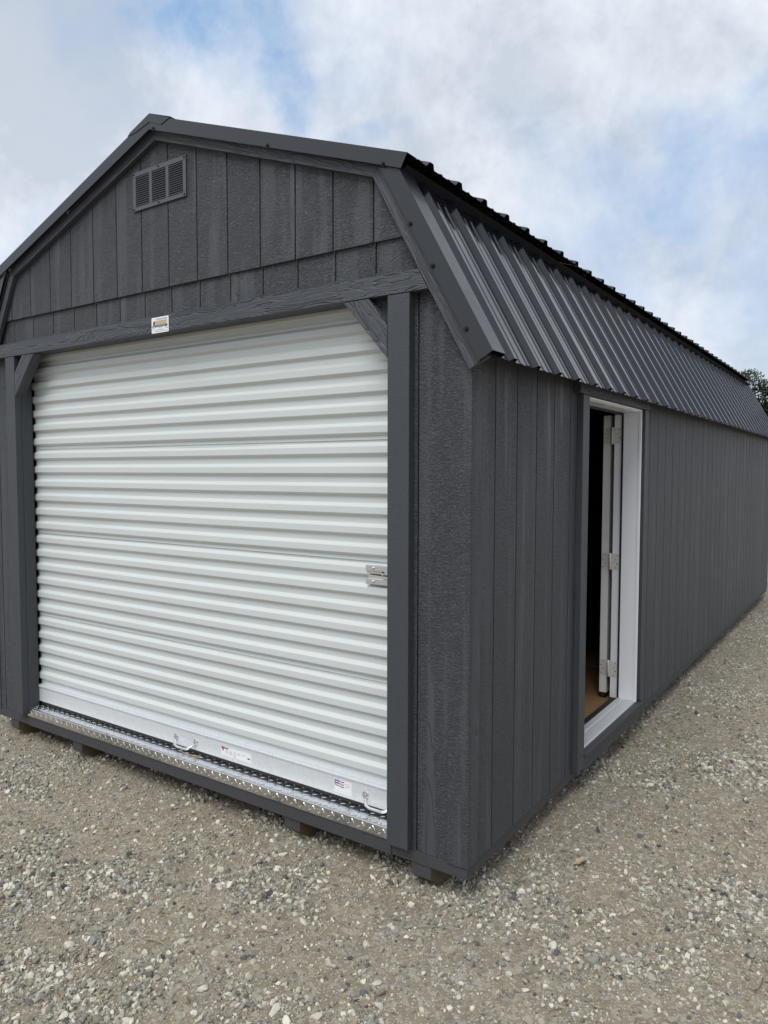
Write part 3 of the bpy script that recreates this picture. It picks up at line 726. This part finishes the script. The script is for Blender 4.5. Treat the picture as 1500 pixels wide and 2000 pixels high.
b.xz([(px0+.002, 2.3555), (px1-.001, 2.3555), (px1-.001, 2.3570), (px0+.002, 2.3570)], yp, yp+.0003, M_TEAL)
b.xz([(px0+.026, 2.3535), (px1-.010, 2.3535), (px1-.010, 2.3645), (px0+.026, 2.3645)], yp-.0001, yp+.0002, M_TEAL); b.build('print_panel', plate)
text('OLD HICKORY', px0+.030, yp-.0003, 2.3680, .0155, M_TAN, plate, .084, bold=.03)
text('BUILDINGS & SHEDS', px0+.034, yp-.0004, 2.3568, .0050, M_STK, plate, .068)
# generic head-and-shoulders silhouette beside the lettering
b = MB(); b.xz([(px0+.006, 2.3545), (px0+.008, 2.360), (px0+.013, 2.364), (px0+.012, 2.370), (px0+.013, 2.378), (px0+.017, 2.3835), (px0+.023, 2.384), (px0+.026, 2.379), (px0+.026, 2.371), (px0+.023, 2.366), (px0+.024, 2.362), (px0+.027, 2.3545)], yp-.0002, yp+.0001, M_INK)
b.xz([(px0+.016, 2.3545), (px0+.019, 2.364), (px0+.022, 2.3545)], yp-.0004, yp-.0001, M_STK); b.build('emblem', plate)
for i, (s, x, wd, h) in enumerate((('Model            Serial No.        Date', .006, .112, .0032), ('Size           Color            Bldg', .006, .115, .0028), ('Order No.  Serial  No.', .026, .070, .0042), ('For sales or service call your dealer', .024, .094, .0035))):
    text(s, px0+x, yp, 2.3485-i*.0058, h, M_INK, plate, wd)
# warning label on the bottom bar
ys = ybf-.0018
b = MB(); x0, x1, z0, z1 = -1.408, -1.202, .2560, .3000
b.xz([(x0, z0), (x1, z0), (x1, z1), (x0, z1)], ys, ys+.0005, M_STK); lab = b.build('warning_label', bar)
b = MB(); yq = ys-.0003
b.xz([(x0+.002, z1-.011), (x0+.026, z1-.011), (x0+.026, z1-.001), (x0+.002, z1-.001)], yq, yq+.0002, M_RED)
b.xz([(x0+.010, z1-.022), (x0+.016, z1-.022), (x0+.018, z1-.011), (x0+.008, z1-.011)], yq, yq+.0002, M_RED)
b.xz([(x0+.028, z1-.010), (x0+.050, z1-.010), (x0+.050, z1-.003), (x0+.028, z1-.003)], yq, yq+.0002, M_GREEN)
for cx_, ww_, lines in ((.004, .020, 2), (.030, .020, 5), (.056, .024, 6), (.086, .020, 8), (.112, .026, 3), (.112, .018, 0), (.146, .022, 2)):
    for i in range(lines): b.xz([(x0+cx_, z1-.015-i*.0036-.0014), (x0+cx_+ww_*random.uniform(.7, 1), z1-.015-i*.0036-.0014), (x0+cx_+ww_*.9, z1-.015-i*.0036), (x0+cx_, z1-.015-i*.0036)], yq, yq+.0002, M_GREY)
b.xz([(x1-.028, z0+.016), (x1-.010, z0+.014), (x1-.008, z0+.020), (x1-.024, z0+.022)], yq, yq+.0002, M_INK); b.build('label_print', bar)
# flag sticker
x0, x1, z0, z1 = -.695, -.602, .2490, .3060
b = MB(); b.xz([(x0, z0), (x1, z0), (x1, z1), (x0, z1)], ys, ys+.0005, M_STK); b.build('flag_sticker', bar)
b = MB(); b.xz([(x0+.001, z1-.018), (x0+.022, z1-.018), (x0+.022, z1-.001), (x0+.001, z1-.001)], yq, yq+.0002, M_BLUE)
def wavy(xa, xb, zc, hh):
    n = 8; tp = [(xa+(xb-xa)*i/n, zc+hh/2+.0018*math.sin(i/n*6.28+.6)) for i in range(n+1)]; bt = [(x, z-hh) for x, z in tp[::-1]]; return tp+bt
for xa, xb, zc in ((x0+.023, x0+.052, z1-.006), (x0+.023, x0+.052, z1-.017), (x0+.001, x0+.022, z1-.024), (x0+.023, x0+.052, z1-.028)): b.xz(wavy(xa, xb, zc, .0045), yq, yq+.0002, M_RED2)
b.xz([(x0+.006, z1-.012), (x0+.017, z1-.012), (x0+.017, z1-.007), (x0+.006, z1-.007)], yq-.0002, yq, M_STK)
b.build('flag_print', bar)
text('MADE IN', x0+.058, yq, z1-.014, .006, M_GREY, bar, .026); text('U.S.A.', x0+.060, yq, z1-.024, .006, M_RED2, bar, .022)
text('Quality steel roll-up doors', x0+.010, yq, z0+.008, .0035, M_GREY, bar, .072)

# ------- louvred gable vent
vx0, vx1, vz0, vz1 = -1.905, -1.511, 2.950, 3.140
M_VENT = metal_paint('vent_paint', (.072, .080, .095), .5, .1)
b = MB(); mgx, mgz = .022, .022; cw = (vx1-vx0-2*mgx-2*.022)/3; yv = -.0205
cols = [(vx0+mgx+i*(cw+.022), vx0+mgx+i*(cw+.022)+cw) for i in range(3)]
b.box((vx0, yv, vz0), (vx1, -.0125, vz0+mgz), M_VENT); b.box((vx0, yv, vz1-mgz), (vx1, -.0125, vz1), M_VENT)
zs0, zs1 = vz0+mgz+.0002, vz1-mgz-.0002
for a, c in ((vx0, cols[0][0]), (cols[0][1], cols[1][0]), (cols[1][1], cols[2][0]), (cols[2][1], vx1)): b.box((a, yv, zs0), (c, -.0125, zs1), M_VENT)
vent = b.build('gable_vent', shed, .0012, label='rectangular louvred metal vent in the gable')
b = MB(); b.box((vx0+.01, -.0138, vz0+.01), (vx1-.01, -.0123, vz1-.01), M_HOLE); b.build('vent_recess', vent)
nl = 14; st = (zs1-zs0)/nl; lv = None
for a, c in cols:
    for k in range(nl):
        zc = zs0+st*k
        if lv is None:
            b = MB(); b.yz([(yv-.0035, st*.04), (yv-.0025, 0), (-.0145, st*.50), (-.0145, st*.66), (yv+.0005, st*.58)], .0005, cw-.0005, M_VENT, (1, 0, 0)); lv = b.build('louvre', vent, loc=(a, 0, zc))
        else: copy(lv, (a, 0, zc), vent)
for x in (vx0+.008, (vx0+vx1)/2, vx1-.010):
    for z in (vz0+.009, vz1-.009): b = MB(); b.cyl((x, yv, z), (0, -1, 0), .0045, .0025, M_SCREW, 10, .002); b.build('screw', vent)

# ------- side entry
def side(pts, x0, x1, m, g, name, par=None, bev=.0015, label=None):
    b = MB(); b.yz(pts, x0, x1, m, g); return b.build(name, par or shed, bev, label=label)
side([(1.100, .142), (1.190, .142), (1.190, 2.0305), (1.100, 2.0305)], .0005, .032, M_POST, (0, 0, 1), 'door_casing')
side([(2.226, .225), (2.294, .225), (2.294, 2.0305), (2.226, 2.0305)], .0005, .026, M_POST, (0, 0, 1), 'door_casing')
side([(1.052, 2.032), (2.296, 2.032), (2.296, 2.118), (1.052, 2.118)], .0005, .036, M_TRIM, (0, 1, 0), 'door_casing')
side([(1.196, .120), (2.262, .120), (2.262, .206), (1.196, .206)], .0005, .028, M_RIM, (0, 1, 0), 'sill_apron')
b = MB(); b.box((-.024, 1.192, .196), (.040, 2.262, .2155), M_RIM, (0, 1, 0)); b.build('sill_board', shed, .002)
# white frame
b = MB(); y1 = 2.203; yi = 1.212; zh = 2.0285
b.box((-.100, y1, .2160), (-.006, y1+.040, zh), M_WHITE); b.box((-.160, y1+.014, .2160), (-.1135, y1+.040, zh-.02), M_WHITE)
b.box((-.006, y1-.0045, .2170), (.010, y1+.008, zh-.001), M_WHITE)
b.box((-.100, yi-.03, .2160), (-.006, yi, zh), M_WHITE); b.box((-.160, yi-.03, .2160), (-.1135, yi-.014, zh-.02), M_WHITE)
b.box((-.100, yi+.001, zh-.012), (-.004, y1-.001, zh), M_WHITE); b.box((-.006, yi+.001, zh-.008), (.012, y1-.007, zh+.001), M_WHITE); b.box((-.160, yi, zh-.012), (-.1135, y1+.01, zh+.004), M_WHITE)
frame = b.build('door_frame', shed, .0015, label='white vinyl frame of the open side entry')
b = MB(); b.box((-.1125, y1+.004, .212), (-.1005, y1+.032, zh-.004), M_BLACK); b.box((-.1125, yi-.028, .212), (-.1005, yi-.004, zh-.004), M_BLACK); b.box((-.1125, yi, zh-.026), (-.1005, y1, zh-.006), M_BLACK); b.build('weatherstrip', frame)
# ribbed aluminium threshold
b = MB(); prof = [(.004, .2158), (.003, .2225)]
for i in range(12): x = .001-i*.0058; prof += [(x, .2236), (x-.0026, .2236), (x-.0032, .2218), (x-.0052, .2218)]
prof += [(-.072, .2238), (-.105, .2248), (-.108, .2168)]
b.strip([(x, yi+.001, z) for x, z in prof], (0, y1-yi-.002, 0), M_SILL, (0, 1, 0)); b.build('door_threshold', shed, solid=.001)
b = MB(); b.box((-.150, yi-.03, .1965), (-.1095, y1+.04, .2165), M_BLACK, (0, 1, 0)); b.build('threshold_back', shed, .002)
# the door itself, folded back flat against the inside wall
b = MB(); dx0, dx1 = -.236, -.190; dy0 = y1+.036
b.box((dx0, dy0, .2330), (dx1, dy0+.915, 2.008), M_DOORP)
edoor = b.build('entry_door', shed, .0015, label='white entry door folded open inside the side doorway')
b = MB(); b.box((dx0+.004, dy0+.003, .2085), (dx1-.004, dy0+.91, .2325), M_BLACK); b.build('door_sweep', edoor)
hg = None
for zc in (1.8775, 1.086, .399):
    if hg is None:
        b = MB(); h = .051
        b.box((dx0+.002, dy0-.0025, -h), (-.188, dy0-.0003, h), M_SATIN); b.box((-.1595, y1+.0115, -h), (-.118, y1+.0137, h), M_SATIN)
        b.box((-.190, dy0-.004, -h), (-.176, dy0-.0015, h), M_SATIN); b.yz([(y1+.0115, -h), (y1+.0137, -h), (y1+.0137, h), (y1+.0115, h)], -.170, -.1596, M_SATIN)
        b.cyl((-.1735, y1+.016, -h-.002), (0, 0, 1), .0065, 2*h+.004, M_SATIN, 14, .001)
        b.v = [Vector(v) for v in b.v]
        for i, (xo, zo) in enumerate(((0, .038), (.010, .013), (0, -.013), (.010, -.038))):
            b.cyl((-.214-xo, dy0-.0026, zo), (0, -1, 0), .0032, .0006, M_HOLE, 10); b.cyl((-.128-xo*.9, y1+.0113, zo), (0, -1, 0), .0030 if i != 2 else .004, .0006, M_HOLE, 10)
        hg = b.build('hinge', edoor, loc=(0, 0, zc))
    else: copy(hg, (0, 0, zc), edoor)
# thin pale sheet standing in for light falling on the floor just inside
b = MB(); b.prism([(-.60, 2.95), (-.44, 2.96), (-.50, 3.40), (-.68, 3.36)], (0, 0, .1965), (1, 0, 0), (0, 1, 0), (0, 0, 1), 0, .006, M_PALE, (0, 1, 0)); o = b.build('floor_light_patch'); tag(o, 'pale flat offcut standing in for light on the tan floor inside the side doorway', 'patch')

# ------------------------------------------------------------------ small litter on the gravel
M_STRAW = mat('dry_straw', (.30, .25, .165), .7)[0]; M_LEAF = mat('dry_tan_leaf', (.40, .30, .19), .7)[0]; M_TWIG = mat('grey_twig', (.14, .105, .07), .8)[0]
def ghf(x, y): return float(gh(np.array([x]), np.array([y]))[0])
def stem(name, a, c, r, m, label, cat, bend=.01, group=None, split=True):
    b = MB(); n = 7; pts = []
    d = (Vector(c)-Vector(a)); sdv = Vector((-d.y, d.x)).normalized()
    for i in range(n): t = i/(n-1); q = Vector(a)+d*t+sdv*bend*math.sin(t*3.1); pts.append((q.x, q.y, ghf(q.x, q.y)+.011+.004*math.sin(t*5)))
    b.tube(pts, [r*(1-.5*i/n) for i in range(n)], m, 6)
    if split:
        for k in (2, 4): p = Vector(pts[k]); b.tube([p, p+Vector((sdv.x*.012+d.x*.1, sdv.y*.012+d.y*.1, .006)), p+Vector((sdv.x*.02+d.x*.22, sdv.y*.02+d.y*.22, .003))], [r*.6, r*.5, r*.2], m, 5)
    o = b.build(name); tag(o, label, cat, group)
def gp(px, py):
    d = ray(px, py); t = (.01-CZ)/d.z; return (CX+d.x*t, CY+d.y*t)
stem('dry_straw', gp(282, 1826), gp(332, 1844), .0035, M_STRAW, 'frayed golden straw stalk on bare dirt at the lower left', 'straw')
stem('dry_straw', gp(222, 1860), gp(170, 1900), .0020, M_TWIG, 'long thin dark stalk slanting over pebbles at the lower left', 'straw', .004, None, False)
stem('dry_straw', gp(184, 1934), gp(202, 1958), .0035, M_STRAW, 'short pale straw stub near the bottom left edge', 'straw', .003, None, False)
stem('dry_twig', gp(1262, 1880), gp(1285, 1872), .0014, M_TWIG, 'tiny dark twig on the dirt at the lower right', 'twig', .002, None, False)
stem('dry_twig', gp(1490, 1908), gp(1474, 1934), .0022, M_TWIG, 'reddish brown twig close to the right edge', 'twig', .006, None, False)
stem('dry_straw', gp(1055, 1862), gp(1066, 1888), .0020, M_STRAW, 'thin upright-looking straw left of the bottom right stones', 'straw', .002, None, False)
stem('dry_twig', gp(455, 1722), gp(490, 1716), .0022, M_TWIG, 'thin curved twig on the dirt in front of the tread sill', 'twig', .004, None, False)
stem('dry_straw', gp(500, 1812), gp(530, 1814), .0028, M_STRAW, 'short straw lying crosswise on dirt below the middle skid', 'straw', .002, None, False)
b = MB(); rs_ = random.Random(5)
for k in range(230):
    u_, v_ = rs_.uniform(0, 1500), rs_.uniform(1250, 2000)
    x, y = gp(u_, v_)
    if (-3.4 < x < .02 and y > -.03) or y > 4: continue
    a = rs_.uniform(0, 6.3); l = rs_.uniform(.015, .055); z = ghf(x, y)+rs_.uniform(.004, .011); bd_ = rs_.uniform(-.006, .006)
    p0 = Vector((x, y, z)); p2 = Vector((x+math.cos(a)*l, y+math.sin(a)*l, z+rs_.uniform(-.003, .006))); pm = p0.lerp(p2, .5)+Vector((-math.sin(a)*bd_, math.cos(a)*bd_, .002))
    b.tube([p0, pm, p2], [.0010, .0009, .0004], M_STRAW if rs_.random() < .55 else M_TWIG, 4)
o = b.build('loose_straw'); o['kind'] = 'stuff'
lx, ly = gp(1132, 1683); b = MB(); nL = 9
out = [(0, -.045), (.008, -.030), (.004, -.022), (.018, -.012), (.010, -.006), (.022, .010), (.012, .012), (.014, .030), (.004, .026), (0, .044), (-.006, .028), (-.016, .026), (-.010, .010), (-.018, -.002), (-.009, -.008), (-.012, -.024), (-.004, -.026)]
ca, sa = math.cos(-.5), math.sin(-.5)
top = [Vector((lx+(x*ca-y*sa), ly+(x*sa+y*ca), ghf(lx, ly)+.014+abs(x)*.45+.006*math.sin(y*90))) for x, y in out]
cn = [Vector((lx-y*sa, ly+y*ca, ghf(lx, ly)+.012+.006*math.sin(y*90))) for y in (-.03, -.01, .01, .03)]
n0 = 0; b.v = top+[Vector((lx, ly, ghf(lx, ly)+.013))]
for i in range(len(out)): b.face([i, (i+1) % len(out), len(out)], M_LEAF, (0, 1, 0))
o = b.build('dry_leaf', solid=.0006); tag(o, 'curled tan dead leaf on the gravel right of the shed corner', 'leaf')

# ------------------------------------------------------------------ trees beyond the yard
M_BARK = wood('grey_bark', (.09, .075, .06), (.05, .04, .032), .2)
def leafmat():
    m, t, b = mat('summer_leaves', (.06, .1, .035), .55, 0, .35)
    at_ = N(t, 'ShaderNodeAttribute'); at_.attribute_name = 'lt'
    L(t, mix(t, at_.outputs['Fac'], (.022, .040, .017), (.062, .092, .034)), b.inputs['Base Color'])
    tr = N(t, 'ShaderNodeBsdfTranslucent'); tr.inputs[0].default_value = (.05, .085, .025, 1)
    ms = N(t, 'ShaderNodeMixShader'); ms.inputs[0].default_value = .25; L(t, b.outputs[0], ms.inputs[1]); L(t, tr.outputs[0], ms.inputs[2])
    L(t, ms.outputs[0], t.nodes['Material Output'].inputs[0]); return m
M_LEAVES = leafmat()
def make_tree(seed, H, Wd):
    r = np.random.default_rng(seed); random.seed(seed); root = bpy.data.objects.new('deciduous_tree', None); COL.objects.link(root)
    b = MB(); b.tube([(0, 0, -.1), (.05, 0, H*.2), (-.05, .08, H*.45), (.0, .02, H*.85)], [.24, .19, .13, .03], M_BARK, 9); tips = []
    for k in range(15):
        a = k*2.4+random.random(); z0 = H*(.22+.5*k/15); l = Wd*random.uniform(.7, 1.05)*(1-.45*k/15)
        p0 = Vector((0, .03, z0)); p1 = p0+Vector((math.cos(a)*l*.5, math.sin(a)*l*.5, l*.28)); p2 = p0+Vector((math.cos(a)*l, math.sin(a)*l, l*.42+random.uniform(0, .5)))
        b.tube([p0, p1, p2], [.07, .045, .012], M_BARK, 6); tips += [p2, p1.lerp(p2, .5), p1]
    b.build('trunk', root)
    tips += [Vector((random.uniform(-.7, .7), random.uniform(-.7, .7), H*.97)), Vector((0, 0, H*.85)), Vector((.5, -.4, H*.9))]
    C_ = []; sz = []; lt = []
    for tp in tips:
        rad = random.uniform(.55, .95); n = 620
        d = r.normal(size=(n, 3)); d /= np.linalg.norm(d, axis=1)[:, None]; q = np.array(tp)+d*(rad*r.uniform(.35, 1.05, n)**.6)[:, None]*np.array([1, 1, .75])
        C_.append(q); lt.append(np.clip(r.normal(.45, .22, n)+random.uniform(-.2, .2), 0, 1))
    Cc = np.concatenate(C_); lt = np.concatenate(lt); n = len(Cc); s = r.uniform(.05, .10, n)
    a = r.normal(size=(n, 3)); a /= np.linalg.norm(a, axis=1)[:, None]; c = np.cross(a, r.normal(size=(n, 3))); c /= np.linalg.norm(c, axis=1)[:, None]
    v = np.stack([Cc-a*s[:, None], Cc+c*s[:, None]*.55, Cc+a*s[:, None], Cc-c*s[:, None]*.55], 1).reshape(-1, 3)
    me = bpy.data.meshes.new('crown'); me.vertices.add(4*n); me.vertices.foreach_set('co', v.ravel().astype(np.float32))
    me.loops.add(4*n); me.loops.foreach_set('vertex_index', np.arange(4*n, dtype=np.int32)); me.polygons.add(n); me.polygons.foreach_set('loop_start', np.arange(0, 4*n, 4, dtype=np.int32)); me.update()
    at_ = me.attributes.new('lt', 'FLOAT', 'POINT'); at_.data.foreach_set('value', np.repeat(lt, 4).astype(np.float32))
    me.materials.append(M_LEAVES); o = bpy.data.objects.new('crown', me); COL.objects.link(o); o.parent = root
    return root
def tree_at(root, px, Yd, rz, s, label):
    d = ray(px, 900); t = (Yd-CY)/d.y; root.location = (CX+d.x*t, Yd, 0); root.rotation_euler = (0, 0, rz); root.scale = (s, s, s)
    root['label'] = label; root['category'] = 'tree'; root['group'] = 'trees beyond the far end of the shed'
T1 = make_tree(5, 7.6, 2.6); T2 = make_tree(12, 7.2, 2.9)
tree_at(T1, 1478, 48, .4, 1.0, 'leafy green tree rising just past the far roof corner')
tree_at(T2, 1590, 46, 2.0, 1.0, 'broad green tree at the right picture edge')
for k, (src, px, Yd, rz, s, lab) in enumerate(((T1, 1700, 50, 1.1, 1.1, 'tallest green tree standing right of the picture edge'), (T2, 1340, 52, 3.3, .95, 'green tree hidden behind the shed roof'), (T1, 1150, 55, 4.4, 1.0, 'second green tree hidden behind the shed roof'), (T2, 1850, 44, 5.2, 1.05, 'green tree farthest to the right of the row'))):
    c = copy(src, (0, 0, 0), None); tree_at(c, px, Yd, rz, s, lab)
print('objects', len(bpy.data.objects))
